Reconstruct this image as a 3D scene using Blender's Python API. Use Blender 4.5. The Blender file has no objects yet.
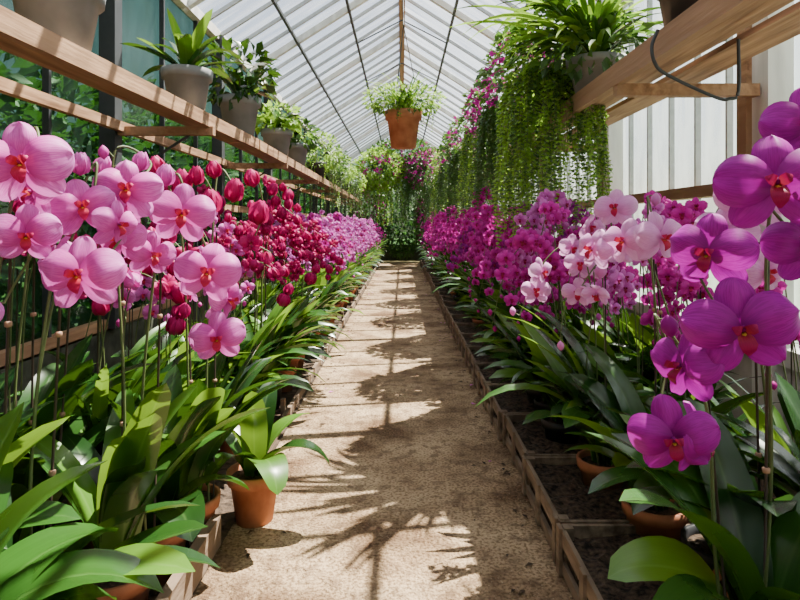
import bpy, math, random
from mathutils import Vector, Matrix
R = random.Random(7)
pi = math.pi

# ------------------------------------------------------------------ helpers
class MB:
    def __init__(s): s.V=[]; s.F=[]; s.M=[]; s.C=[]
    def v(s,p,c=(0.5,0.5,0.5)):
        s.V.append((p[0],p[1],p[2])); s.C.append((c[0],c[1],c[2],1)); return len(s.V)-1
    def f(s,idx,m): s.F.append(idx); s.M.append(m)
    def grid(s,fn,nu,nv,m,rnd=0.5):
        b=len(s.V)
        for i in range(nu+1):
            for j in range(nv+1):
                u=i/nu; v=-1+2*j/nv
                s.v(fn(u,v),(u,v*.5+.5,rnd))
        for i in range(nu):
            for j in range(nv):
                a=b+i*(nv+1)+j
                s.f((a,a+1,a+nv+2,a+nv+1),m)
    def tube(s,pts,r,m,n=6,r1=None,rnd=.5):
        pts=[Vector(p) for p in pts]; b=len(s.V); N=len(pts)
        for i,p in enumerate(pts):
            d=(pts[min(i+1,N-1)]-pts[max(i-1,0)]).normalized()
            a=Vector((0,0,1)) if abs(d.z)<.9 else Vector((1,0,0))
            x=d.cross(a).normalized(); y=d.cross(x)
            rr=r if r1 is None else r+(r1-r)*i/(N-1)
            for k in range(n):
                t=2*pi*k/n
                s.v(p+x*math.cos(t)*rr+y*math.sin(t)*rr,(i/(N-1),.5,rnd))
        for i in range(N-1):
            for k in range(n):
                k2=(k+1)%n
                s.f((b+i*n+k,b+i*n+k2,b+(i+1)*n+k2,b+(i+1)*n+k),m)
        s.f(tuple(b+k for k in range(n)),m); s.f(tuple(b+(N-1)*n+k for k in range(n-1,-1,-1)),m)
    def lathe(s,prof,c,m,n=24,axis=None,rnd=.5):
        b=len(s.V); c=Vector(c)
        q=Vector((0,0,1)).rotation_difference(Vector(axis)) if axis is not None else None
        for (r,z) in prof:
            for k in range(n):
                t=2*pi*k/n; p=Vector((r*math.cos(t),r*math.sin(t),z))
                if q: p=q@p
                s.v(c+p,(0,.5,rnd))
        for i in range(len(prof)-1):
            for k in range(n):
                k2=(k+1)%n
                s.f((b+i*n+k,b+i*n+k2,b+(i+1)*n+k2,b+(i+1)*n+k),m)
    def blob(s,c,axis,L,r,m,n=7,k=5,sharp=1.0,rnd=.5):
        prof=[]
        for i in range(k+1):
            t=i/k
            prof.append((max(r*math.sin(pi*t)**sharp,1e-4) if 0<t<1 else 1e-4,(t-.5)*L))
        s.lathe(prof,c,m,n,axis,rnd)
    def box(s,a,b_,m,rnd=.5):
        x0,y0,z0=a; x1,y1,z1=b_
        b=len(s.V)
        for p in ((x0,y0,z0),(x1,y0,z0),(x1,y1,z0),(x0,y1,z0),(x0,y0,z1),(x1,y0,z1),(x1,y1,z1),(x0,y1,z1)): s.v(p,(.5,.5,rnd))
        for q in ((0,3,2,1),(4,5,6,7),(0,1,5,4),(1,2,6,5),(2,3,7,6),(3,0,4,7)): s.f(tuple(b+i for i in q),m)
    def beam(s,p0,p1,w,h,m,up=(0,0,1),rnd=.5):
        p0=Vector(p0);p1=Vector(p1); d=(p1-p0).normalized(); x=d.cross(Vector(up)).normalized(); y=x.cross(d).normalized()
        b=len(s.V)
        for p in (p0,p1):
            for sx,sy in ((-1,-1),(1,-1),(1,1),(-1,1)): s.v(p+x*sx*w/2+y*sy*h/2,(.5,.5,rnd))
        for q in ((0,1,2,3),(7,6,5,4),(0,4,5,1),(1,5,6,2),(2,6,7,3),(3,7,4,0)): s.f(tuple(b+i for i in q),m)
    def mesh(s,name,mats,smooth=True):
        me=bpy.data.meshes.new(name); me.from_pydata(s.V,[],s.F)
        for m in mats: me.materials.append(m)
        me.polygons.foreach_set('material_index',s.M)
        me.polygons.foreach_set('use_smooth',[smooth]*len(s.F))
        ca=me.color_attributes.new(name='pc',type='FLOAT_COLOR',domain='POINT')
        ca.data.foreach_set('color',[x for c in s.C for x in c])
        me.update(); return me
    def obj(s,name,mats,smooth=True,parent=None):
        return link(name,s.mesh(name,mats,smooth),parent)
def link(name,me,parent=None,loc=(0,0,0),rz=0,sc=1):
    o=bpy.data.objects.new(name,me); bpy.context.scene.collection.objects.link(o)
    o.location=loc; o.rotation_euler=(0,0,rz); o.scale=(sc,sc,sc)
    if parent: o.parent=parent
    return o
def empty(name,loc=(0,0,0)):
    o=bpy.data.objects.new(name,None); bpy.context.scene.collection.objects.link(o); o.location=loc; return o

# ------------------------------------------------------------------ materials
def newmat(name):
    m=bpy.data.materials.new(name); m.use_nodes=True; nt=m.node_tree; nt.nodes.clear()
    return m,nt
def N(nt,t,**k):
    n=nt.nodes.new(t)
    for a,b in k.items():
        if a.startswith('i_'): n.inputs[int(a[2:])].default_value=b
        else: setattr(n,a,b)
    return n
def ramp(nt,stops):
    r=N(nt,'ShaderNodeValToRGB'); e=r.color_ramp.elements
    while len(e)<len(stops): e.new(.5)
    for i,(p,c) in enumerate(stops): e[i].position=p; e[i].color=(*c,1)
    return r
def mixc(nt,a,b,fac,mode='MIX'):
    m=N(nt,'ShaderNodeMix',data_type='RGBA',blend_type=mode)
    for s,x in ((6,a),(7,b)):
        if isinstance(x,tuple): m.inputs[s].default_value=(*x,1)
        else: nt.links.new(x,m.inputs[s])
    if isinstance(fac,(int,float)): m.inputs[0].default_value=fac
    else: nt.links.new(fac,m.inputs[0])
    return m.outputs[2]
def math_(nt,op,a,b=0.0):
    m=N(nt,'ShaderNodeMath',operation=op)
    for i,x in ((0,a),(1,b)):
        if isinstance(x,(int,float)): m.inputs[i].default_value=x
        else: nt.links.new(x,m.inputs[i])
    return m.outputs[0]
def surf(name,c1,c2,scale=8,rough=.8,bump=.2,stretch=(1,1,1),detail=6,spec=.3,lo=.35,hi=.65,c3=None,metal=0):
    m,nt=newmat(name); L=nt.links.new
    tc=N(nt,'ShaderNodeTexCoord'); mp=N(nt,'ShaderNodeMapping'); mp.inputs['Scale'].default_value=stretch
    L(tc.outputs['Object'],mp.inputs[0])
    no=N(nt,'ShaderNodeTexNoise'); no.inputs['Scale'].default_value=scale; no.inputs['Detail'].default_value=detail
    L(mp.outputs[0],no.inputs['Vector'])
    r=ramp(nt,[(lo,c1),(hi,c2)]); L(no.outputs[0],r.inputs[0]); col=r.outputs[0]
    if c3:
        n2=N(nt,'ShaderNodeTexNoise'); n2.inputs['Scale'].default_value=scale*.17; n2.inputs['Detail'].default_value=4
        L(mp.outputs[0],n2.inputs['Vector']); r2=ramp(nt,[(.42,(0,0,0)),(.62,(1,1,1))]); L(n2.outputs[0],r2.inputs[0])
        col=mixc(nt,col,c3,r2.outputs[0])
    b=N(nt,'ShaderNodeBsdfPrincipled'); b.inputs['Roughness'].default_value=rough
    b.inputs['Specular IOR Level'].default_value=spec; b.inputs['Metallic'].default_value=metal
    L(col,b.inputs['Base Color'])
    if bump:
        bp=N(nt,'ShaderNodeBump'); bp.inputs['Strength'].default_value=bump; bp.inputs['Distance'].default_value=.02
        L(no.outputs[0],bp.inputs['Height']); L(bp.outputs[0],b.inputs['Normal'])
    o=N(nt,'ShaderNodeOutputMaterial'); L(b.outputs[0],o.inputs[0]); return m
def thin(name,build,rough=.4,trans=.3,spec=.5,tcol=None):
    m,nt=newmat(name); L=nt.links.new
    at=N(nt,'ShaderNodeAttribute',attribute_name='pc'); sp=N(nt,'ShaderNodeSeparateColor'); L(at.outputs['Color'],sp.inputs[0])
    col=build(nt,sp.outputs[0],sp.outputs[1],sp.outputs[2])
    b=N(nt,'ShaderNodeBsdfPrincipled'); b.inputs['Roughness'].default_value=rough; b.inputs['Specular IOR Level'].default_value=spec
    t=N(nt,'ShaderNodeBsdfTranslucent'); mx=N(nt,'ShaderNodeMixShader'); mx.inputs[0].default_value=trans
    L(col,b.inputs['Base Color'])
    if tcol: L(mixc(nt,col,tcol,.5),t.inputs[0])
    else: L(col,t.inputs[0])
    L(b.outputs[0],mx.inputs[1]); L(t.outputs[0],mx.inputs[2])
    o=N(nt,'ShaderNodeOutputMaterial'); L(mx.outputs[0],o.inputs[0]); return m
def leafmat(name,dark,light,rib,rough=.35,trans=.22,tcol=None):
    def bl(nt,u,v,w):
        L=nt.links.new
        d=math_(nt,'ABSOLUTE',math_(nt,'SUBTRACT',v,.5)); r=ramp(nt,[(.0,(1,1,1)),(.05,(0,0,0))]); L(d,r.inputs[0])
        base=mixc(nt,dark,light,w)
        cx=N(nt,'ShaderNodeCombineXYZ'); L(math_(nt,'MULTIPLY',v,22.0),cx.inputs[0]); L(u,cx.inputs[1]); L(w,cx.inputs[2])
        no=N(nt,'ShaderNodeTexNoise'); no.inputs['Scale'].default_value=2; L(cx.outputs[0],no.inputs['Vector'])
        base=mixc(nt,base,tuple(x*.6 for x in dark),math_(nt,'MULTIPLY',no.outputs[0],.5))
        return mixc(nt,base,rib,math_(nt,'MULTIPLY',r.outputs[0],.3))
    return thin(name,bl,rough,trans,.55,tcol)
def petalmat(name,base,mid,edge,vein,trans=.30):
    def bl(nt,u,v,w):
        L=nt.links.new
        r=ramp(nt,[(0,base),(.42,mid),(1,edge)]); L(u,r.inputs[0]); c=r.outputs[0]
        cx=N(nt,'ShaderNodeCombineXYZ'); L(math_(nt,'MULTIPLY',v,20.0),cx.inputs[0]); L(math_(nt,'MULTIPLY',u,1.6),cx.inputs[1]); L(math_(nt,'MULTIPLY',w,5.0),cx.inputs[2])
        no=N(nt,'ShaderNodeTexNoise'); no.inputs['Scale'].default_value=2.2; no.inputs['Detail'].default_value=3; L(cx.outputs[0],no.inputs['Vector'])
        rr=ramp(nt,[(.46,(0,0,0)),(.56,(1,1,1))]); L(no.outputs[0],rr.inputs[0])
        c=mixc(nt,c,vein,math_(nt,'MULTIPLY',rr.outputs[0],.6))
        return mixc(nt,c,mid,math_(nt,'MULTIPLY',w,.5))
    return thin(name,bl,.5,trans,.22)
def flat(name,c,rough=.5,metal=0,spec=.4):
    return surf(name,tuple(x*.85 for x in c),c,30,rough,0,spec=spec,metal=metal)
def glassmat(name,tint,white,fac,streak=(1,1,1)):
    m,nt=newmat(name); L=nt.links.new
    tc=N(nt,'ShaderNodeTexCoord'); mp=N(nt,'ShaderNodeMapping'); mp.inputs['Scale'].default_value=streak; L(tc.outputs['Object'],mp.inputs[0])
    no=N(nt,'ShaderNodeTexNoise'); no.inputs['Scale'].default_value=3; no.inputs['Detail'].default_value=5; L(mp.outputs[0],no.inputs['Vector'])
    mr=N(nt,'ShaderNodeMapRange'); mr.inputs[1].default_value=.3; mr.inputs[2].default_value=.7; mr.inputs[3].default_value=fac*.4; mr.inputs[4].default_value=min(1,fac*1.7)
    L(no.outputs[0],mr.inputs[0])
    t=N(nt,'ShaderNodeBsdfTransparent'); t.inputs[0].default_value=(*tint,1)
    tr=N(nt,'ShaderNodeBsdfTranslucent'); tr.inputs[0].default_value=(*white,1)
    df=N(nt,'ShaderNodeBsdfDiffuse'); df.inputs[0].default_value=(*white,1)
    m0=N(nt,'ShaderNodeMixShader'); m0.inputs[0].default_value=.4; L(tr.outputs[0],m0.inputs[1]); L(df.outputs[0],m0.inputs[2])
    m1=N(nt,'ShaderNodeMixShader'); L(mr.outputs[0],m1.inputs[0]); L(t.outputs[0],m1.inputs[1]); L(m0.outputs[0],m1.inputs[2])
    g=N(nt,'ShaderNodeBsdfGlossy'); g.inputs['Roughness'].default_value=.15
    m2=N(nt,'ShaderNodeMixShader'); m2.inputs[0].default_value=.04; L(m1.outputs[0],m2.inputs[1]); L(g.outputs[0],m2.inputs[2])
    o=N(nt,'ShaderNodeOutputMaterial'); L(m2.outputs[0],o.inputs[0]); return m

LEAF=leafmat('orchid_leaf',(.007,.032,.007),(.034,.118,.014),(.10,.20,.05),.27,.14,(.18,.38,.02))
LEAFB=leafmat('orchid_leaf_bright',(.028,.10,.010),(.11,.27,.025),(.2,.35,.1),.33,.26,(.40,.66,.04))
VINE=leafmat('vine_leaf',(.10,.24,.025),(.30,.50,.06),(.3,.5,.1),.5,.42,(.55,.85,.1))
VINED=leafmat('vine_leaf_dark',(.012,.045,.009),(.07,.17,.025),(.1,.2,.05),.5,.28,(.2,.45,.05))
PINK=petalmat('petal_pink',(.52,.02,.28),(.68,.10,.47),(.78,.26,.70),(.48,.03,.34))
PALE=petalmat('petal_pale',(.70,.18,.52),(.77,.33,.67),(.84,.50,.78),(.60,.20,.54))
MAG=petalmat('petal_magenta',(.22,.0,.15),(.34,.0,.29),(.47,.008,.44),(.20,.0,.18),.28)
MAGM=petalmat('petal_magenta_bright',(.42,.002,.22),(.60,.008,.36),(.70,.06,.52),(.38,.002,.24))
CRIM=petalmat('petal_crimson',(.28,.002,.055),(.48,.004,.12),(.66,.02,.26),(.28,.002,.055),.34)
LAV=petalmat('petal_lavender',(.60,.08,.46),(.68,.14,.57),(.78,.32,.76),(.48,.05,.40))
LIP=petalmat('lip_magenta',(.50,.08,.03),(.30,.002,.06),(.33,.002,.12),(.2,0,.05),.2)
LIPR=petalmat('lip_red',(.6,.08,.02),(.48,.01,.06),(.52,.006,.17),(.32,0,.03),.2)
YEL=flat('throat_yellow',(.8,.5,.08))
STEM=flat('flower_stem',(.10,.13,.04)); STAKE=flat('stake_brown',(.05,.03,.022)); CLIP=flat('clip',(.35,.2,.12))
TERRA=surf('terracotta',(.36,.12,.06),(.55,.23,.12),12,.8,.1)
DARKPOT=flat('black_plastic',(.025,.025,.028),.45)
GREYPOT=surf('grey_pot',(.15,.16,.17),(.25,.26,.27),6,.55,.05)
BARK=surf('bark_soil',(.010,.007,.005),(.11,.07,.045),60,.95,1)
OM=[LEAF,STEM,STAKE,TERRA,BARK,PINK,LIP,YEL,DARKPOT,CLIP,LEAFB]
def omats(p,l): x=list(OM); x[5]=p; x[6]=l; return x

WOOD=surf('weathered_wood',(.20,.10,.05),(.48,.28,.155),5,.75,.3,(6,.5,6),c3=(.32,.19,.11))
WOODG=surf('crate_wood',(.11,.075,.05),(.34,.25,.17),7,.85,.4,(4,1,4),c3=(.20,.14,.095))
WHITE=surf('weathered_white_paint',(.55,.55,.53),(.82,.82,.80),4,.6,.15,(3,3,.6),c3=(.66,.63,.58))
STEEL=flat('galvanised_bar',(.50,.52,.54),.5,.2)
DARKBAR=flat('dark_bar',(.04,.045,.05),.5)
ROOFG=glassmat('roof_glass',(.90,.94,.98),(.76,.82,.88),.22,(.5,4,.5))
WALLR=glassmat('wall_glass_frosted',(.94,.97,.99),(.88,.93,.97),.30,(1,4,1))
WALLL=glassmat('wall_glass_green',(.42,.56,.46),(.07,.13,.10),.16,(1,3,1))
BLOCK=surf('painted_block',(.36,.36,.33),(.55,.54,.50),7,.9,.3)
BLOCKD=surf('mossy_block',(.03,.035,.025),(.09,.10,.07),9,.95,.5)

# ------------------------------------------------------------------ plant parts
def leaf(mb,base,az,L,W,p0,p1,m=0,kind=0,fold=.25,tw=0,nu=10,nv=4,rnd=None):
    rnd=R.random() if rnd is None else rnd
    rows=[]; p=Vector(base)
    for i in range(nu+1):
        u=i/nu; pt=math.radians(p0+(p1-p0)*u**1.3)
        d=Vector((math.cos(az)*math.cos(pt),math.sin(az)*math.cos(pt),math.sin(pt)))
        s=Vector((-math.sin(az),math.cos(az),0)); n=d.cross(s)
        if tw:
            q=Matrix.Rotation(tw*u,3,d); s=q@s; n=q@n
        if kind==0: w=W*(1-u**4)**.8*min(1,.35+u*3)
        elif kind==1: w=W*max(math.sin(pi*min(1,(u**1.2*.88+.12))),0)**.5
        else: w=W*math.sin(pi*(u*.9+.1))**.9
        rows.append((p.copy(),s,n,max(w,.0006)))
        p=p+d*(L/nu)
    ph=R.random()*6
    def fn(u,v):
        q,s,n,w=rows[int(round(u*nu))]
        return q+s*v*w+n*(fold*abs(v)**1.3*w+.06*w*math.sin(u*9+ph+v*2))
    mb.grid(fn,nu,nv,m,rnd)

def flower(mb,pos,n,D,up=(0,0,1),lod=1,cup=0,mp=5,ml=6,my=7,rnd=None):
    rnd=R.random() if rnd is None else rnd
    n=Vector(n).normalized(); up=Vector(up); y=(up-n*up.dot(n)).normalized(); x=y.cross(n)
    pos=Vector(pos); r=D/2
    nu,nv=((12,12) if lod==0 else (5,4) if lod==1 else (3,2))
    def petal(ang,L,W,z0,cv,pk,hue,back=0):
        a=math.radians(ang+R.uniform(-6,6)); al=x*math.cos(a)+y*math.sin(a); ac=-x*math.sin(a)+y*math.cos(a)
        ph=R.random()*6; W=W*R.uniform(.92,1.05); back=back*R.uniform(.3,1.6)
        def fn(t,v):
            u=.5-.5*math.cos(pi*t)
            q=u**pk
            w=W*max(math.sqrt(max(1-(2*q-1)**2,0)),.10*(1-u))
            ru=(.05*math.sin(v*4+ph)*u+.03*math.sin(u*8+ph))*L if lod<2 else 0
            z=z0+L*(cv*math.sin(pi*u*.9)-cv*1.3*v*v*math.sin(pi*u*.8)*.8+cup*u*u-back*u*u-.03*math.exp(-(v*v)/.01)*(1-u))+ru
            return pos+al*u*L*(1-.3*abs(cup)*u)+ac*v*w*(1-.3*abs(cup))+n*z
        b=len(mb.V); mb.grid(fn,nu,nv,mp,hue)
        for k in range(b,len(mb.V)):
            c=mb.C[k]; mb.C[k]=(.5-.5*math.cos(pi*c[0]),c[1],c[2],1)
    h=rnd; h2=min(1,rnd*.7+.3)
    petal(90,r*1.0,r*.37,-.09*r,.14,1.2,h2,.16)
    petal(228,r*1.0,r*.34,-.09*r,.14,1.2,h2,.20)
    petal(312,r*1.0,r*.34,-.09*r,.14,1.2,h2,.20)
    petal(14,r*1.06,r*.54,.05*r,.26,1.2,h,.14)
    petal(166,r*1.06,r*.54,.05*r,.26,1.2,h,.14)
    def lobe(ang,L,W,z0,z1,k=4):
        a=math.radians(ang); al=x*math.cos(a)+y*math.sin(a); ac=-x*math.sin(a)+y*math.cos(a)
        def fn(u,v):
            w=W*math.sin(pi*(u*.85+.12))**.8
            return pos+al*u*L+ac*v*w+n*(z0+(z1-z0)*u+.25*r*math.sin(pi*u)-.2*w*v*v)
        mb.grid(fn,k,2,ml,rnd)
    lobe(270,r*.46,r*.16,.12*r,.25*r)
    if lod<2:
        lobe(30,r*.25,r*.11,.12*r,.36*r,3); lobe(150,r*.25,r*.11,.12*r,.36*r,3)
        mb.blob(pos+n*.2*r+y*.05*r,n,r*.28,r*.07,mp,6,4)
    if lod==0:
        mb.blob(pos+n*.2*r-y*.07*r,n,r*.14,r*.055,my,6,4)
def bud(mb,pos,ax,L,m=5,rnd=None):
    mb.blob(pos,ax,L,L*.36,m,8,6,.85,R.random() if rnd is None else rnd)
def tulip(mb,pos,ax,L,m=5):
    ax=Vector(ax).normalized(); a=Vector((1,0,0)) if abs(ax.x)<.8 else Vector((0,1,0)); x=ax.cross(a).normalized(); y=ax.cross(x); pos=Vector(pos)
    h=R.random(); o=R.uniform(0,2)
    for k in range(4):
        t=o+k*pi/2; al=x*math.cos(t)+y*math.sin(t); ac=-x*math.sin(t)+y*math.cos(t); op=R.uniform(.0,.16)
        def fn(u,v):
            w=L*.36*math.sqrt(max(1-(2*u**.85-1)**2,0))+.001
            rad=L*(.30*math.sin(pi*min(1,u*.92+.04))+op*u*u)
            return pos+ax*(u-.4)*L*(1-.05*v*v)+al*rad*(1-.35*v*v)+ac*v*w
        mb.grid(fn,5,4,m,min(1,max(0,h+R.uniform(-.2,.2))))
def crspline(P,n=8):
    P=[Vector(p) for p in P]; out=[]
    Q=[P[0]*2-P[1]]+P+[P[-1]*2-P[-2]]
    for i in range(1,len(Q)-2):
        a,b,c,d=Q[i-1],Q[i],Q[i+1],Q[i+2]
        for k in range(n):
            t=k/n
            out.append(.5*((2*b)+(c-a)*t+(2*a-5*b+4*c-d)*t*t+(3*b-a-3*c+d)*t**3))
    out.append(P[-1]); return out
def pot(mb,c,r,h,m,soil=4,n=20,rim=True):
    rt=r; rb=r*.72
    prof=[(1e-3,0),(rb,0),(rb+(rt-rb)*.8,h*.78)]
    if rim: prof+=[(rt*1.06,h*.78),(rt*1.1,h),(rt*.98,h),(rt*.94,h*.86)]
    else: prof+=[(rt,h),(rt*.94,h),(rt*.92,h*.86)]
    mb.lathe(prof,c,m,n); mb.lathe([(rt*.94,h*.87),(rt*.5,h*.9),(1e-3,h*.91)],c,soil,n)

def orchid_custom(name,base,mats,spikes,leaves,potm=3,pr=.085,ph=.16,lod=0):
    mb=MB(); b=Vector((0,0,0)); B=Vector(base)
    pot(mb,b,pr,ph,potm)
    for L in leaves:
        az,ln,w,p0,p1,kind=L[:6]; m=L[6] if len(L)>6 else 0
        a=math.radians(az)
        leaf(mb,b+Vector((math.cos(a)*.015,math.sin(a)*.015,ph*.9)),a,ln,w,p0,p1,m,kind,.22,R.uniform(-.4,.4),14,6)
    for sp in spikes:
        fl=sp['f']; pts=[b+Vector((sp.get('bx',0),sp.get('by',0),ph*.88))]
        offs=[Vector(q[0])-B for q in fl]
        top=offs[0]
        st=Vector((sp.get('bx',0)*1.0,sp.get('by',0),0))
        hz=top.z+.02; wb=R.uniform(-.03,.03)
        pts.append(Vector((st.x+wb,st.y,hz*.45))); pts.append(Vector((st.x*.7+top.x*.3,st.y*.7+top.y*.3+.02,hz*.8)))
        for o in offs: pts.append(o+Vector((0,.055,.01)))
        path=crspline(pts,8); mb.tube(path,.0036,1,6,.0022)
        sx=Vector((st.x+.012,st.y+.008,ph*.8)); se=Vector((pts[2].x+.01,pts[2].y+.01,hz*.82))
        mb.tube([sx,(sx+se)/2,se],.0028,2,6)
        for t in (.45,.8):
            c=sx+(se-sx)*t; mb.lathe([(.004,-.006),(.007,-.004),(.007,.004),(.004,.006)],c,9,8)
        for q,o in zip(fl,offs):
            D=q[1]; kind=q[3] if len(q)>3 else 'F'; nn=Vector(q[2]).normalized()
            near=min(path,key=lambda p:(p-o-Vector((0,.05,0))).length)
            back=o-nn*D*.03
            mb.tube([near,(near+back)/2+Vector((0,0,.008)),back],.002,1,5)
            if kind=='F': flower(mb,o,nn,D,(R.uniform(-.22,.22),0,1),0)
            elif kind=='C': flower(mb,o,nn,D,(0,0,1),0,.55)
            elif kind=='T': tulip(mb,o,nn,D)
            else: bud(mb,o,nn,D)
    o=mb.obj(name,mats); o.location=base; return o

def ff(x,y,z,D,nx=0,ny=-1,nz=0,k='F'): return ((x,y,z),D,(nx,ny,nz),k)
PK=omats(PINK,LIPR); MG=omats(MAG,LIP); PL=omats(PALE,LIPR); CR=omats(CRIM,LIP)
def rl(n,a0,a1,l0,l1,w0,w1,p=(70,85),q=(-25,25),kind=1,m=0):
    return [(R.uniform(a0,a1),R.uniform(l0,l1),R.uniform(w0,w1),R.uniform(*p),R.uniform(*q),kind,m if R.random()<.78 else 10-m) for _ in range(n)]
# ---- left foreground
orchid_custom('pink_moth_orchid',(-.80,1.12,0),PK,[
  {'f':[ff(-.71,1.06,1.17,.035,.2,-.2,1,'B'),ff(-.655,1.0,1.105,.15,.35),ff(-.71,1.12,1.06,.10,-.5,-1,.2),ff(-.70,1.08,.98,.115,.6,-1,-.15),ff(-.765,1.06,.84,.09,-.6)],'bx':.0},
  {'bx':.06,'by':.05,'f':[ff(-.66,1.19,1.12,.05,.2,-.3,1,'T'),ff(-.645,1.17,1.035,.125,.5,-.9,.15),ff(-.585,1.19,1.0,.10,1,-.4,-.1),ff(-.61,1.10,.905,.15,.1,-1,.05),ff(-.68,1.14,.93,.10,-.8,-.7,.2)]}],
  rl(7,-80,70,.42,.58,.05,.065,(50,78),(-40,10),1)+rl(4,100,260,.4,.5,.04,.05,(60,80),(-20,30),1))
orchid_custom('pink_moth_orchid',(-.70,1.42,0),PK,[
  {'f':[ff(-.70,1.36,1.17,.035,0,-.2,1,'B'),ff(-.64,1.42,1.15,.05,.2,-.2,1,'T'),ff(-.597,1.26,1.075,.14,.3,-1,.15),ff(-.645,1.33,.965,.125,-.3,-1,0),ff(-.585,1.36,.93,.11,.8,-.8,-.1)]},
  {'bx':.05,'by':.06,'f':[ff(-.555,1.36,1.11,.055,.2,-.2,1,'T'),ff(-.512,1.35,1.025,.145,.35,-1,0),ff(-.463,1.38,.886,.15,.3,-1,.1),ff(-.445,1.47,.81,.12,1,-.25,-.1),ff(-.452,1.42,.722,.13,.2,-1,0)]}],
  rl(8,-70,80,.42,.56,.045,.06,(72,88),(0,50),1)+rl(5,100,260,.4,.5,.035,.045,(70,85),(0,50),1))
orchid_custom('pink_moth_orchid',(-.98,1.5,0),PK,[
  {'f':[ff(-.93,1.42,1.11,.12,.3),ff(-.88,1.42,1.0,.11,-.4),ff(-.82,1.42,.90,.12,.4)]},
  {'bx':.06,'f':[ff(-.80,1.55,1.15,.06,.3,-.3,1,'T'),ff(-.74,1.55,1.05,.12,-.1),ff(-.72,1.56,.95,.11,.6),ff(-.70,1.5,.86,.06,.6,-.5,-.3,'T')]}],
  rl(10,-80,80,.40,.55,.04,.055,(60,85),(-10,40),1))
orchid_custom('crimson_orchid',(-.66,1.80,0),CR,[
  {'f':[ff(-.74,1.75,1.17,.065,-.2,-.2,1,'T'),ff(-.66,1.73,1.12,.08,.1,-.2,1,'T'),ff(-.61,1.72,1.14,.06,.2,-.3,1,'T'),ff(-.565,1.72,1.06,.08,-.1,-.4,1,'T')]},
  {'bx':.06,'f':[ff(-.60,1.85,1.17,.06,0,-.2,1,'T'),ff(-.53,1.83,1.10,.08,.2,-.2,1,'T'),ff(-.47,1.82,1.14,.06,-.2,-.2,1,'T'),ff(-.45,1.82,1.03,.085,.2,-.4,1,'T'),ff(-.47,1.8,.94,.08,.3,-.8,.3,'C'),ff(-.42,1.8,.90,.045,.3,-.3,-.8,'T')]}],
  rl(12,-80,80,.42,.55,.04,.052,(70,88),(0,60),1))
orchid_custom('potted_orchid_foliage',(-.50,1.97,0),PK,[],
  [(-60,.30,.058,60,-75,1,10),(-10,.32,.06,60,-70,1),(-110,.30,.05,65,-60,1),(35,.28,.05,75,-10,1,10),(150,.32,.05,60,-20,1),(-150,.3,.045,80,10,1,10),(80,.33,.045,85,30,1),(-80,.34,.045,85,50,1,10)],3,.085,.17)
orchid_custom('potted_orchid_foliage',(-.74,.88,0),PK,[],
  [(60,.42,.08,72,-40,1),(20,.46,.08,75,-55,1),(-20,.42,.078,75,-50,1),(-50,.44,.075,75,-40,1),(100,.45,.06,80,10,1),(140,.42,.06,70,-20,1),(-70,.38,.07,80,-10,1),(180,.4,.055,70,-20,1),(40,.34,.075,65,-50,1),(5,.52,.07,82,20,1),(70,.5,.06,85,50,1,10),(-35,.5,.07,84,10,1)],8,.1,.24)
orchid_custom('potted_orchid_foliage',(-.69,1.64,0),PK,[],
  [(-75,.44,.065,82,10,1),(-20,.46,.06,85,30,1),(40,.42,.055,80,30,1,10),(-120,.44,.055,85,50,1),(160,.4,.045,75,20,1),(90,.45,.045,85,60,1),(-50,.32,.065,65,-60,1),(10,.3,.06,65,-50,1)],3,.085,.16)
for (x,yy) in ((-1.0,1.15),(-1.08,1.62),(-1.12,.95)):
    orchid_custom('potted_orchid_foliage',(x,yy,0),PK,[],rl(13,-100,120,.42,.62,.045,.06,(62,88),(-20,55),1),8,.09,.2)
# ---- right foreground
orchid_custom('magenta_moth_orchid',(.68,1.1,.03),MG,[
  {'f':[ff(.665,.95,1.165,.13,-.4),ff(.58,.9,1.062,.165,-.45,-1,.05),ff(.655,.93,.965,.13,-.5),ff(.53,1.0,.95,.14,-.85,-.8,0),ff(.543,.93,.832,.165,-.3,-1,0)]},
  {'bx':-.08,'by':-.03,'f':[ff(.475,1.03,.82,.045,-.3,-.2,1,'B'),ff(.485,1.0,.755,.13,-1,-.38,.1),ff(.445,.95,.65,.135,-.4,-1,-.05),ff(.495,.97,.64,.12,.8,-.7,0)]}],
  [(215,.42,.065,65,-55,1),(180,.36,.065,70,-40,1,10),(250,.42,.065,60,-60,1),(300,.42,.065,60,-40,1),(340,.4,.06,65,-30,1),(150,.5,.05,75,10,1),(20,.45,.05,75,0,1),(90,.5,.05,80,20,1),(120,.5,.055,75,10,1,10),(270,.3,.06,75,0,1),(200,.5,.06,78,0,1)],8,.1,.18)
orchid_custom('pale_pink_moth_orchid',(.80,1.30,.03),PL,[
  {'f':[ff(.71,1.17,1.05,.14,-.3),ff(.67,1.2,.98,.12,-.5),ff(.76,1.22,.9,.11,.2)]}],
  rl(9,90,270,.4,.5,.045,.06,(65,82),(-20,20),1))
orchid_custom('pale_pink_moth_orchid',(.74,1.70,.03),PL,[
  {'f':[ff(.70,1.6,1.07,.04,0,-.2,1,'B'),ff(.667,1.5,.965,.14,.3,-1,0),ff(.595,1.55,.955,.13,-.8,-.6,.1),ff(.535,1.62,.93,.12,-.9,-.5,.1),ff(.545,1.62,.81,.09,-.4,-.6,-.5,'C')]},
  {'bx':.06,'f':[ff(.64,1.74,1.05,.12,-.5,-.8,.1),ff(.66,1.75,.93,.11,-.2),ff(.60,1.75,.86,.05,-.2,-.3,-1,'B'),ff(.56,1.75,.80,.075,-.6,-.3,-.6,'C')]}],
  rl(12,90,300,.42,.55,.045,.06,(66,86),(-20,30),1)+rl(4,120,250,.3,.4,.04,.05,(60,75),(-30,0),1,10))
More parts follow.
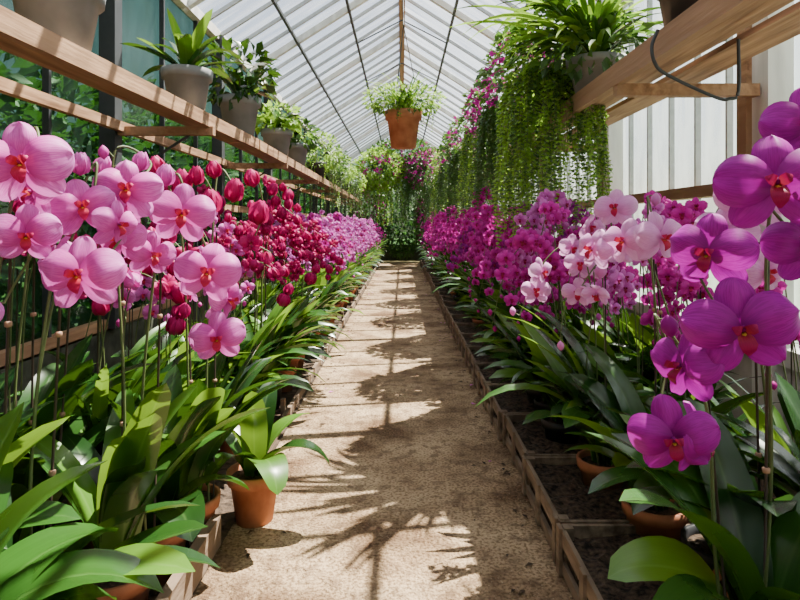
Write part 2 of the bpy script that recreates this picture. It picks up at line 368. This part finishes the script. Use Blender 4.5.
orchid_custom('potted_orchid_foliage',(.68,.88,.03),MG,[],
  [(200,.26,.07,60,-50,1,10),(240,.30,.065,60,-40,1),(280,.30,.07,65,-30,1),(330,.34,.06,65,-20,1),(20,.3,.05,70,0,1),(300,.36,.06,75,10,1,10)],8,.09,.17)
orchid_custom('potted_orchid_foliage',(.82,1.48,.03),MG,[],
  [(190,.46,.06,68,-40,1),(215,.50,.055,72,-40,1),(170,.42,.055,75,-10,1,10),(250,.42,.06,65,-45,1),(140,.45,.05,75,0,1),(300,.4,.055,65,-20,1,10),(230,.52,.055,80,10,1)],8,.09,.16)
orchid_custom('potted_orchid_foliage',(.98,1.2,.03),MG,[],rl(11,60,300,.42,.58,.045,.06,(65,88),(-20,50),1),8,.09,.16)

# ---- generic variants: arch toward +X when side=+1
def variant(kind,side,petal,lip,seed,lod=1):
    global R
    R=random.Random(seed); mb=MB(); h=.15
    pot(mb,(0,0,0),.075,h,3 if R.random()<.5 else 8,n=14)
    aim=0 if side>0 else pi
    for i in range(24):
        back=R.random()<.3
        a=aim+R.gauss(0,1.0) if not back else R.uniform(0,2*pi)
        bright=10 if R.random()<.34 else 0; s=.72 if math.cos(a-aim)<0 else 1
        if R.random()<.38: leaf(mb,(0,0,h*.9),a,s*R.uniform(.42,.70),R.uniform(.016,.025),R.uniform(68,89),R.uniform(-60,30),bright,0,.3,R.uniform(-.8,.8),9,2)
        else: leaf(mb,(0,0,h*.9),a,s*R.uniform(.30,.58),R.uniform(.036,.056),R.uniform(58,89),R.uniform(-50,50),bright,1,.25,R.uniform(-.5,.5),9,2)
    ns=2 if kind=='crim' else 3
    hs=[R.uniform(1.0,1.14),R.uniform(.86,1.0),R.uniform(.78,.92)]
    for k in range(ns):
        bx=R.uniform(-.04,.04); by=R.uniform(-.05,.05); H=hs[k]*(1 if kind!='pale' else .93)
        rch=side*R.uniform(.04,.28); yy=R.uniform(-.18,.14)
        drop={'crim':.13,'dense':.28,'lav':.22,'pale':.2}[kind]*R.uniform(.6,1.3)
        P=[(bx,by,h*.9),(bx+R.uniform(-.03,.03),by+R.uniform(-.03,.03),H*.5),(bx+rch*.12,by+yy*.1,H*.85),(bx+rch*.45,by+yy*.4,H*1.0),(bx+rch*.85,by+yy*.8,H-.35*drop),(bx+rch*1.1,by+yy,H-drop)]
        path=crspline(P,7); mb.tube(path,.003,1,4,.0016)
        if k==0: mb.tube([(bx+.01,by,h*.85),(bx+.01+rch*.08,by+yy*.1,H*.8)],.0026,2,4)
        s0=int(len(path)*(.42+.1*R.random())); nf={'crim':7,'dense':12,'lav':10,'pale':5}[kind]
        for i in range(nf):
            t=i/(nf-1); p=path[min(len(path)-1,int(s0+(len(path)-1-s0)*t))]
            sd=1 if i%2 else -1
            off=Vector((R.uniform(-.02,.02)+.03*sd*R.random(),R.uniform(-.04,-.01),R.uniform(-.045,.03)))
            c=p+off; nn=Vector((side*R.uniform(-.5,1.1),-1,R.uniform(-.5,.3)))
            mb.tube([p,c-nn.normalized()*.004],.0014,1,4)
            if kind=='crim':
                if R.random()<.75: tulip(mb,c,(R.uniform(-.5,.5),R.uniform(-.5,.1),1),R.uniform(.045,.08))
                else: flower(mb,c,(side*R.uniform(0,.8),-.8,.4),R.uniform(.08,.10),(0,0,1),lod,.5)
            elif t>.85: bud(mb,c,(0,-.3,-1),.03)
            else: flower(mb,c,nn,R.uniform(.055,.085) if kind in('dense','lav') else R.uniform(.08,.105),(0,0,1),lod,R.choice([0,0,.3,.5]))
    return mb.mesh('orchid_%s_%d'%(kind,seed),omats(petal,lip))
LC=[variant('crim',1,CRIM,LIP,s) for s in (1,2,3,4,5)]
LL=[variant('lav',1,LAV,LIP,s) for s in (11,12,13)]
LP=[variant('pale',1,PINK,LIPR,s) for s in (16,17)]
LM=[variant('lav',1,MAGM,LIP,s) for s in (18,)]
RM=[variant('dense',-1,MAGM,LIP,s) for s in (21,22,23,24)]
RD=[variant('dense',-1,MAG,LIP,s) for s in (25,)]
RL=[variant('lav',-1,LAV,LIP,s) for s in (27,28)]
RP=[variant('pale',-1,PALE,LIPR,s) for s in (31,32)]
R=random.Random(99)
bedL=empty('orchid_bed_left'); bedR=empty('orchid_bed_right')
y=1.95; i=0
while y<14.3:
    for col,(x0) in enumerate((-.72,-.95,-1.14)):
        yy=y+R.uniform(-.09,.09)+col*.09; xx=x0+R.uniform(-.03,.03)
        if y<2.3 and col==0: continue
        if y<4.6: me=R.choice(LC*3+LP)
        else: me=R.choice(LL*4+LP+LM*2)
        link('potted_orchid_l%d'%i,me,bedL,(xx,yy,.012),R.uniform(-.4,.4),R.uniform(.86,1.08)); i+=1
    y+=.30
y=2.1; i=0
while y<14.3:
    for col,(x0) in enumerate((.70,.93,1.12)):
        yy=y+R.uniform(-.09,.09)+col*.09; xx=x0+R.uniform(-.03,.03)
        if y<2.35 and col==0: me=RP[0]
        elif y<3.0: me=R.choice(RM+RD+RL)
        else: me=R.choice(RM*5+RD*3+RL)
        link('potted_orchid_r%d'%i,me,bedR,(xx,yy,.03),R.uniform(-.4,.4),R.uniform(.86,1.08)); i+=1
    y+=.30
for (x,yy,me) in ((1.12,1.65,RM[1]),(1.0,1.9,RM[0]),(1.15,.85,RM[2])):
    link('potted_orchid_r%d'%i,me,bedR,(x,yy,.03),R.uniform(-.3,.3),.9); i+=1
for (x,yy,me) in ((-1.14,1.25,LP[0]),(-1.14,1.75,LC[1]),(-.95,1.80,LC[0])):
    link('potted_orchid_l%d'%(i+300),me,bedL,(x,yy,.012),R.uniform(-.3,.3),.95); i+=1

# ------------------------------------------------------------------ floor & ground
def pathmat():
    m,nt=newmat('sandy_concrete'); L=nt.links.new
    tc=N(nt,'ShaderNodeTexCoord')
    def noise(s,d=6):
        n=N(nt,'ShaderNodeTexNoise'); n.inputs['Scale'].default_value=s; n.inputs['Detail'].default_value=d; L(tc.outputs['Object'],n.inputs['Vector']); return n.outputs[0]
    a=noise(3.0,10); r=ramp(nt,[(.34,(.17,.10,.055)),(.47,(.37,.25,.148)),(.64,(.56,.405,.25))]); L(a,r.inputs[0])
    b=noise(95,4); rb=ramp(nt,[(.38,(.34,.30,.26)),(.55,(1,1,1))]); L(b,rb.inputs[0])
    c=mixc(nt,r.outputs[0],rb.outputs[0],.8,'MULTIPLY')
    d=noise(17,8); rd=ramp(nt,[(.50,(0,0,0)),(.64,(1,1,1))]); L(d,rd.inputs[0])
    c=mixc(nt,c,(.12,.072,.043),math_(nt,'MULTIPLY',rd.outputs[0],.65))
    vo=N(nt,'ShaderNodeTexVoronoi'); vo.inputs['Scale'].default_value=70; L(tc.outputs['Object'],vo.inputs['Vector'])
    rvv=ramp(nt,[(.12,(1,1,1)),(.2,(0,0,0))]); L(vo.outputs['Distance'],rvv.inputs[0])
    c=mixc(nt,c,(.60,.47,.32),math_(nt,'MULTIPLY',rvv.outputs[0],.35))
    p=N(nt,'ShaderNodeBsdfPrincipled'); p.inputs['Roughness'].default_value=.9; p.inputs['Specular IOR Level'].default_value=.15; L(c,p.inputs['Base Color'])
    bp=N(nt,'ShaderNodeBump'); bp.inputs['Strength'].default_value=1.0; bp.inputs['Distance'].default_value=.03; L(math_(nt,'ADD',math_(nt,'MULTIPLY',b,.4),d),bp.inputs['Height']); L(bp.outputs[0],p.inputs['Normal'])
    o=N(nt,'ShaderNodeOutputMaterial'); L(p.outputs[0],o.inputs[0]); return m
mb=MB(); mb.box((-.60,-2.95,-.06),(.50,16.1,0),0); mb.obj('floor',[pathmat()],False)
def soil(x0,x1):
    mb=MB(); nx,ny=14,200; b=len(mb.V)
    for i in range(nx+1):
        for j in range(ny+1):
            e=0 if i in(0,nx) else 1
            mb.v((x0+(x1-x0)*i/nx,-2.9+19*j/ny,.008+e*R.uniform(-.006,.012)))
    for i in range(nx):
        for j in range(ny):
            a=b+i*(ny+1)+j; mb.f((a,a+ny+1,a+ny+2,a+1),0)
    mb.obj('soil_bed',[SOILM])
SOILM=surf('bed_soil',(.014,.009,.006),(.13,.085,.055),40,.95,1,c3=(.06,.04,.027))
soil(-1.53,-.56); soil(.475,1.48)
mb=MB(); mb.box((-25,-20,-.2),(25,45,-.07),0); mb.obj('ground',[surf('grass_ground',(.03,.07,.015),(.08,.14,.03),6,.9,.3)],False)
mb=MB()
for k in range(380):
    x=R.choice([-1,1]); px=(-.53+abs(R.gauss(0,.07))) if x<0 else (.44-abs(R.gauss(0,.07))); py=R.uniform(.8,13)
    a=R.uniform(0,2*pi); s=R.uniform(.005,.018); m=0 if R.random()<.85 else 1; b=len(mb.V)
    for t,(q,z) in enumerate(((1,.002),(.45,.006),(1,.003),(.45,.007))):
        mb.v((px+math.cos(a+t*pi/2)*s*q,py+math.sin(a+t*pi/2)*s*q,z),(.6,.5,R.random()))
    mb.f((b,b+1,b+2,b+3),m)
mb.obj('leaf_litter',[BARK,LAV])

# crates right: two slats per side on corner and centre battens
for k in range(28):
    y0=.72+.49*k; mb=MB(); x0,x1=.47,.47+.46; y1=y0+.465; H=.135
    for (a,b_) in (((x0,y0),(x1,y0)),((x0,y1),(x1,y1)),((x0,y0),(x0,y1)),((x1,y0),(x1,y1))):
        for z,hh in ((.026,.034),(.110,.046)):
            mb.beam((a[0],a[1],z),(b_[0],b_[1],z),.012,hh,0,rnd=R.random())
    for t in range(3):
        yy=y0+.016+(y1-y0-.032)*t/2
        for xx in (x0-.010,x1+.01): mb.box((xx-.005,yy-.016,.004),(xx+.005,yy+.016,H+.004),0)
    for xx in (x0+.014,x1-.014):
        for yy in (y0+.014,y1-.014): mb.box((xx-.014,yy-.014,.004),(xx+.014,yy+.014,H+.002),0)
    mb.box((x0+.01,y0+.01,.004),(x1-.01,y1-.01,.088),1)
    nx=10; b=len(mb.V)
    for i in range(nx+1):
        for j in range(nx+1): mb.v((x0+.008+(x1-x0-.016)*i/nx,y0+.008+(y1-y0-.016)*j/nx,.104+R.uniform(-.01,.012)))
    for i in range(nx):
        for j in range(nx):
            a=b+i*(nx+1)+j; mb.f((a,a+nx+1,a+nx+2,a+1),1)
    o=mb.obj('wooden_crate',[WOODG,BARK],False); o.location=(R.uniform(-.012,.006),0,0)
mb=MB(); mb.beam((-.59,-1,.05),(-.575,1.80,.055),.028,.095,0); mb.beam((-.585,2.15,.03),(-.585,14.8,.03),.02,.05,0)
for yy in (0.6,1.2,1.72,3,4.5,6,8,10,12): mb.box((-.625,yy-.015,0),(-.605,yy+.015,.10),0)
mb.obj('bed_edging_plank',[WOODG],False)

# ------------------------------------------------------------------ greenhouse shell
XL,XR,EZ,RZ=-1.55,1.55,2.60,3.62; Y0,Y1=-3.0,16.2
mb=MB()
mb.box((XL-.1,Y0,-.06),(XL,Y1,.45),1)
mb.box((XL-.052,Y0,.45),(XL-.048,Y1,EZ),0)
yy=Y0
while yy<Y1:
    mb.box((XL-.045,yy-.010,.45),(XL-.015,yy+.010,EZ),2); yy+=.62
for k in range(-2,8):
    yy=3.1+1.82*k
    mb.box((XL-.05,yy-.04,.45),(XL+.035,yy+.04,EZ),2)
for z in (.47,1.15): mb.box((XL-.05,Y0,z-.03),(XL,Y1,z+.03),3)
mb.box((XL-.05,Y0,EZ-.03),(XL,Y1,EZ+.03),4)
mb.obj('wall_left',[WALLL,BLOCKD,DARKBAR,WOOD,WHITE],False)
mb=MB()
mb.box((XR,Y0,-.06),(XR+.1,Y1,.45),1)
mb.box((XR+.048,Y0,.45),(XR+.052,Y1,EZ),0)
yy=Y0+.1
while yy<Y1:
    mb.box((XR+.015,yy-.008,.45),(XR+.045,yy+.008,EZ),3); yy+=.30
for k in range(-2,8):
    yy=2.42+1.82*k
    mb.box((XR-.06,yy-.06,0),(XR+.045,yy+.05,EZ),2); mb.box((XR-.085,yy+.05,.45),(XR+.0,yy+.12,EZ),4)
mb.box((XR-.04,Y0,1.14),(XR+.045,Y1,1.20),4)
for z in (.47,EZ): mb.box((XR-.03,Y0,z-.035),(XR+.045,Y1,z+.035),2)
mb.obj('wall_right',[WALLR,BLOCK,WHITE,STEEL,WOOD],False)
def gable(y,name):
    mb=MB(); b=len(mb.V)
    for p in ((XL,y,.45),(XR,y,.45),(XR,y,EZ),(0,y,RZ),(XL,y,EZ)): mb.v(p)
    mb.f((b,b+1,b+2,b+3,b+4),0)
    mb.box((XL,y-.03,-.06),(XR,y+.03,.45),1)
    for k in range(9):
        x=XL+(XR-XL)*k/8; zt=EZ+(RZ-EZ)*(1-abs(x)/XR)
        mb.box((x-.02,y-.03,.45),(x+.02,y+.03,zt),2)
    for z in (1.2,2.1,EZ): mb.box((XL,y-.025,z-.025),(XR,y+.025,z+.025),2)
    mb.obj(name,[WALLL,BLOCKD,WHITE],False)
gable(Y1,'wall_back'); gable(Y0,'wall_front')
mb=MB()
for s in (-1,1):
    ex=XR*s*1.03; b=len(mb.V)
    for p in ((ex,Y0,EZ+.0),(ex,Y1,EZ+.0),(0,Y1,RZ),(0,Y0,RZ)): mb.v(p)
    mb.f((b,b+1,b+2,b+3),0)
    yy=Y0; sp=.36 if s<0 else .455; k=0
    while yy<=Y1:
        big=(k%5==0)
        w=.06 if big else .026
        mb.beam((ex,yy,EZ-.03),(0,yy,RZ-.03),w,.06 if big else .03,1 if not big else 2,up=(0,0,1)); yy+=sp; k+=1
    for t in (.33,.66):
        x=ex*(1-t); z=EZ+(RZ-EZ)*t-.07
        mb.beam((x,Y0,z),(x,Y1,z),.026,.03,3)
    mb.beam((ex*.985,Y0,EZ),(ex*.985,Y1,EZ),.07,.08,2)
mb.beam((0,Y0,RZ-.07),(0,Y1,RZ-.07),.07,.14,4)
for k in range(9):
    yy=1.4+1.82*k
    for s in (-1,1): mb.beam((s*XR*.35,yy,RZ-.48),(0,yy,RZ-.2),.012,.012,3)
mb.obj('ceiling',[ROOFG,STEEL,WHITE,DARKBAR,WOOD],False)

# ------------------------------------------------------------------ shelves
SZ=1.59
mb=MB()
mb.beam((-1.14,.3,SZ-.035),(-1.0,4.0,SZ-.035),.03,.07,0); mb.beam((-1.26,.3,SZ-.012),(-1.12,4.0,SZ-.012),.20,.02,0)
mb.beam((-1.0,4.03,SZ-.035),(-1.0,14.5,SZ-.035),.03,.07,0); mb.beam((-1.12,4.03,SZ-.012),(-1.12,14.5,SZ-.012),.20,.02,0)
mb.beam((-1.49,.3,SZ-.07),(-1.49,14.5,SZ-.07),.035,.05,0)
for k in range(0,7):
    yy=3.1+1.82*k
    xf=-1.0 if yy>=4 else -1.14+.14*(yy-.3)/3.7
    mb.beam((xf+.03,yy,SZ-.09),(-1.51,yy,SZ-.09),.045,.045,0,rnd=.2)
    mb.beam((xf-.1,yy,SZ-.11),(-1.51,yy,SZ-.35),.012,.012,1)
mb.obj('plant_shelf',[WOOD,DARKBAR],False)
mb=MB(); RS=1.66
mb.beam((.90,.3,RS-.035),(.90,14.5,RS-.035),.03,.09,0)
mb.beam((1.02,.3,RS-.012),(1.02,14.5,RS-.012),.19,.022,0); mb.beam((1.25,.3,RS-.012),(1.25,14.5,RS-.012),.16,.022,0)
for k in range(8):
    yy=2.42+1.82*k
    mb.beam((.89,yy,RS-.1),(1.48,yy,RS-.1),.045,.05,0,rnd=.2)
mb.obj('plant_shelf',[WOOD,DARKBAR],False)
mb=MB()
mb.tube(crspline([(.86,1.95,1.655),(.84,1.95,1.60),(.85,1.95,1.545),(.90,1.97,1.51),(1.08,2.0,1.44),(1.13,2.0,1.435),(1.16,2.0,1.46),(1.16,2.0,1.64)],6),.006,0,8)
mb.obj('metal_hook',[DARKBAR])

# ------------------------------------------------------------------ foliage builders
def lf(mb,p,d,n,L,W,m,rnd):
    d=d.normalized(); s=d.cross(n)
    if s.length<1e-3: s=d.cross(Vector((1,0,.1)))
    s.normalize(); nn=s.cross(d)
    b=len(mb.V)
    for (u,v,z) in ((0,0,0),(.5,-1,.12),(.5,1,.12),(.5,0,0),(1,0,-.1)):
        mb.v(p+d*u*L+s*v*W+nn*z*L,(u,v*.5+.5,rnd))
    mb.f((b,b+1,b+3),m); mb.f((b,b+3,b+2),m); mb.f((b+1,b+4,b+3),m); mb.f((b+3,b+4,b+2),m)
def rv():
    while 1:
        v=Vector((R.uniform(-1,1),R.uniform(-1,1),R.uniform(-1,1)))
        if .05<v.length<1: return v
def bush(mb,c,r,n,L,m,droop=.3,flm=None,pf=0.0):
    c=Vector(c)
    for _ in range(n):
        v=rv(); v=v.normalized()*v.length**.4
        p=c+Vector((v.x*r[0],v.y*r[1],v.z*r[2]))
        d=(v.normalized()+rv()*.8+Vector((0,0,-droop))); l=L*R.uniform(.6,1.3)
        if flm is not None and R.random()<pf:
            for k in range(4): lf(mb,p,rv().normalized(),rv(),l*.7,l*.33,flm,R.random())
        else: lf(mb,p,d,rv()+Vector((0,0,1)),l,l*.3,m,R.random())
def strands(mb,c,rx,ry,n,l0,l1,L,m,stemm):
    c=Vector(c)
    for _ in range(n):
        a=R.uniform(0,2*pi); q=R.uniform(.4,1)**.5
        p=c+Vector((math.cos(a)*rx*q,math.sin(a)*ry*q,R.uniform(-.02,.05))); ln=R.uniform(l0,l1); steps=max(4,int(ln/.022)); pts=[]
        w=R.uniform(0,6); rnd=R.random()
        for i in range(steps):
            pts.append(p.copy()); t=i/steps
            p=p+Vector((math.sin(w+i*.35)*.003+math.cos(a)*.004*(1-t),math.cos(w*2+i*.3)*.003+math.sin(a)*.004*(1-t),-.022))
        mb.tube(pts[::3]+[pts[-1]],.0012,stemm,3)
        mm=m if R.random()<.75 else 1
        for i,pp in enumerate(pts):
            for k in (0,1):
                if R.random()<.15: continue
                aa=R.uniform(0,2*pi); lf(mb,pp,Vector((math.cos(aa),math.sin(aa),-.6)),Vector((0,0,1)),L*R.uniform(.5,1.2)*(1-.4*i/steps),L*.34,mm,min(1,max(0,rnd*.6+R.random()*.4)))
FM=[VINE,VINED,STEM,MAGM,GREYPOT,BARK,TERRA,LEAF,LEAFB,DARKPOT,DARKBAR]
mb=MB(); c=Vector((.01,4.0,1.53)); pot(mb,c,.118,.25,6,5)
for a in (0,2.1,4.2): mb.tube([c+Vector((math.cos(a)*.12,math.sin(a)*.12,.25)),c+Vector((0,0,.85))],.003,10,5)
mb.tube([c+Vector((0,0,.85)),(.0,4.0,RZ-.14)],.004,10,5)
for _ in range(180): leaf(mb,c+Vector((R.uniform(-.06,.06),R.uniform(-.06,.06),.23)),R.uniform(0,2*pi),R.uniform(.18,.38),.006,R.uniform(25,85),R.uniform(-60,20),R.choice([0,0,1]),0,.2,0,6,1)
bush(mb,c+Vector((0,0,.33)),(.28,.28,.09),550,.032,0,.2); bush(mb,c+Vector((0,0,.30)),(.2,.2,.08),250,.035,1)
strands(mb,c+Vector((0,0,.28)),.22,.22,18,.08,.2,.025,0,2)
mb.obj('hanging_potted_fern',FM)
def shelfpot(name,x,y,z,r,h,m,fn):
    mb=MB(); c=Vector((x,y,z)); pot(mb,c,r,h,m,5); fn(mb,c+Vector((0,0,h*.9))); return mb.obj(name,FM)
def straps(n,l0,l1,w0,w1,ms,k=1,p=(40,85),q=(-40,40)):
    def f(mb,c):
        for _ in range(n): leaf(mb,c,R.uniform(0,2*pi),R.uniform(l0,l1),R.uniform(w0,w1),R.uniform(*p),R.uniform(*q),R.choice(ms),k,.25,R.uniform(-.4,.4),9,2)
    return f
def bsh(r,n,L,m,dz=.1,st=0,sl=(.2,.4)):
    def f(mb,c):
        bush(mb,c+Vector((0,0,dz)),r,n,L,m)
        for _ in range(8): mb.tube([c,c+Vector((R.uniform(-.6,.6)*r[0],R.uniform(-.6,.6)*r[1],dz))],.004,2,4)
        if st: strands(mb,c,r[0]*.8,r[1]*.8,st,sl[0],sl[1],.022,m,2)
    return f
shelfpot('large_grey_planter',-1.19,2.0,SZ,.14,.23,4,straps(8,.2,.35,.03,.04,[7,8]))
shelfpot('grey_pot_with_orchid_foliage',-1.13,3.05,SZ,.12,.22,4,straps(22,.25,.42,.022,.035,[7,7,8],0,(20,80),(-60,30)))
shelfpot('grey_pot_with_leafy_plant',-1.08,3.85,SZ,.13,.25,4,lambda mb,c:(straps(22,.22,.42,.03,.045,[7,7,8],1,(30,85),(-40,30))(mb,c),bsh((.22,.22,.18),180,.09,7,.17)(mb,c)))
shelfpot('grey_pot_with_leafy_plant',-1.10,5.1,SZ,.13,.24,4,lambda mb,c:(straps(14,.2,.36,.03,.045,[8,8,7])(mb,c),bsh((.2,.2,.12),260,.07,0,.12)(mb,c)))
shelfpot('grey_pot_with_leafy_plant',-1.10,6.0,SZ,.13,.24,4,lambda mb,c:(straps(14,.2,.4,.03,.05,[7])(mb,c),bsh((.2,.2,.14),240,.08,1,.12)(mb,c)))
for k,yy in enumerate((7.2,8.3,9.5,10.8,12.2)):
    shelfpot('trailing_fern',-1.06,yy,SZ,.12,.18,9,bsh((.30,.3,.24),650,.05,[0,1,0,1,0][k],.15,45,(.3,.7)))
shelfpot('spider_plant',.98,2.95,RS,.13,.18,4,lambda mb,c:(straps(70,.35,.50,.012,.022,[0,8,8,7],0,(30,85),(-80,-10))(mb,c),
    [leaf(mb,c,R.uniform(2.0,4.3),R.uniform(.5,.85),R.uniform(.014,.026),R.uniform(30,75),R.uniform(-70,-10),R.choice([0,8,7]),0,.25,R.uniform(-.4,.4),10,2) for _ in range(44)],
    straps(14,.3,.45,.03,.045,[8,7,7],1)(mb,c),bsh((.28,.3,.14),300,.07,1,.05)(mb,c)))
shelfpot('dark_planter',1.06,2.08,RS,.14,.24,9,straps(12,.25,.4,.012,.02,[8],0))
shelfpot('trailing_ivy',.88,3.35,RS,.13,.18,9,lambda mb,c:(bsh((.25,.28,.30),1000,.055,1,.18)(mb,c),bsh((.27,.3,.32),500,.05,0,.2)(mb,c),strands(mb,c+Vector((-.04,-.08,0)),.24,.30,170,.35,1.05,.036,0,2)))
shelfpot('trailing_ivy',.90,4.35,RS,.13,.18,9,lambda mb,c:(bush(mb,c+Vector((0,0,.25)),(.30,.30,.40),1100,.06,1,.3,3,.12),strands(mb,c+Vector((-.06,-.05,0)),.26,.30,130,.35,.88,.038,1,2)))
shelfpot('trailing_ivy',.88,5.4,RS,.13,.18,9,lambda mb,c:(bush(mb,c+Vector((0,0,.22)),(.30,.34,.34),1000,.06,1,.3,3,.22),strands(mb,c+Vector((-.04,0,0)),.28,.32,120,.35,.88,.038,0,2)))
for k,yy in enumerate((6.7,8.0,9.4,11.0,12.6)):
    m=[1,1,0,1,1][k]
    shelfpot('trailing_ivy',.84,yy,RS,.13,.18,9,lambda mb,c:(bush(mb,c+Vector((0,0,.15)),(.34,.4,.34),900,.06,m,.3,3,.08),strands(mb,c,.32,.34,90,.35,.85,.042,m,2)))
def far(name,c,r,n,L,m,pf,st=0,sl=(.4,1.0)):
    mb=MB(); bush(mb,c,r,n,L,m,.3,3,pf)
    if st: strands(mb,Vector(c)-Vector((0,0,r[2]*.3)),r[0]*.9,r[1]*.9,st,sl[0],sl[1],.05,m,2)
    return mb.obj(name,FM)
far('climbing_vine',(-.88,15.35,1.2),(.5,.55,1.1),2600,.10,1,.08)
far('climbing_vine',(.86,15.35,1.2),(.5,.55,1.1),2600,.10,1,.16)
far('climbing_vine',(0,15.8,1.3),(.7,.2,1.2),3000,.09,1,.0)
far('climbing_vine',(-.55,14.2,2.35),(.6,.6,.5),1600,.10,0,.06,80,(.5,1.3))
far('climbing_vine',(.60,14.2,2.35),(.6,.6,.5),1600,.10,1,.22,80,(.5,1.3))
far('climbing_vine',(0,14.6,2.7),(.9,.5,.45),1700,.10,1,.04,60,(.4,1.0))

mb=MB()
for k in range(26): bush(mb,(-2.75+R.uniform(-.12,.12),-1+k*.75,.95),(.55,.7,1.45),800,.16,1,.2)
mb.obj('garden_hedge',FM)
mb=MB()
for k in range(8): bush(mb,(-3+k*.9,18.5,1.2),(.9,.8,1.7),420,.2,1,.2)
mb.obj('garden_hedge',FM)

# ------------------------------------------------------------------ light & camera
w=bpy.data.worlds.new('sky'); bpy.context.scene.world=w; w.use_nodes=True; nt=w.node_tree; nt.nodes.clear()
sk=nt.nodes.new('ShaderNodeTexSky'); sk.sky_type='NISHITA'; sk.sun_disc=False; sk.sun_elevation=math.radians(55); sk.sun_rotation=math.radians(35); sk.air_density=1.0; sk.dust_density=3.0
bg=nt.nodes.new('ShaderNodeBackground'); bg.inputs[1].default_value=.21
o=nt.nodes.new('ShaderNodeOutputWorld'); nt.links.new(sk.outputs[0],bg.inputs[0]); nt.links.new(bg.outputs[0],o.inputs[0])
sd=bpy.data.lights.new('sun','SUN'); sd.energy=38; sd.angle=math.radians(.5); sd.color=(1,.91,.76)
so=bpy.data.objects.new('sun',sd); bpy.context.scene.collection.objects.link(so)
so.rotation_euler=Vector((.50,.44,1.25)).to_track_quat('Z','Y').to_euler(); so.location=(4,6,10)
cd=bpy.data.cameras.new('camera'); co=bpy.data.objects.new('camera',cd); bpy.context.scene.collection.objects.link(co)
co.location=(0,0,1); co.rotation_euler=(pi/2,0,0); cd.sensor_width=36; cd.lens=26.1; cd.shift_x=-.0025; cd.shift_y=-.094; cd.clip_start=.02
bpy.context.scene.camera=co
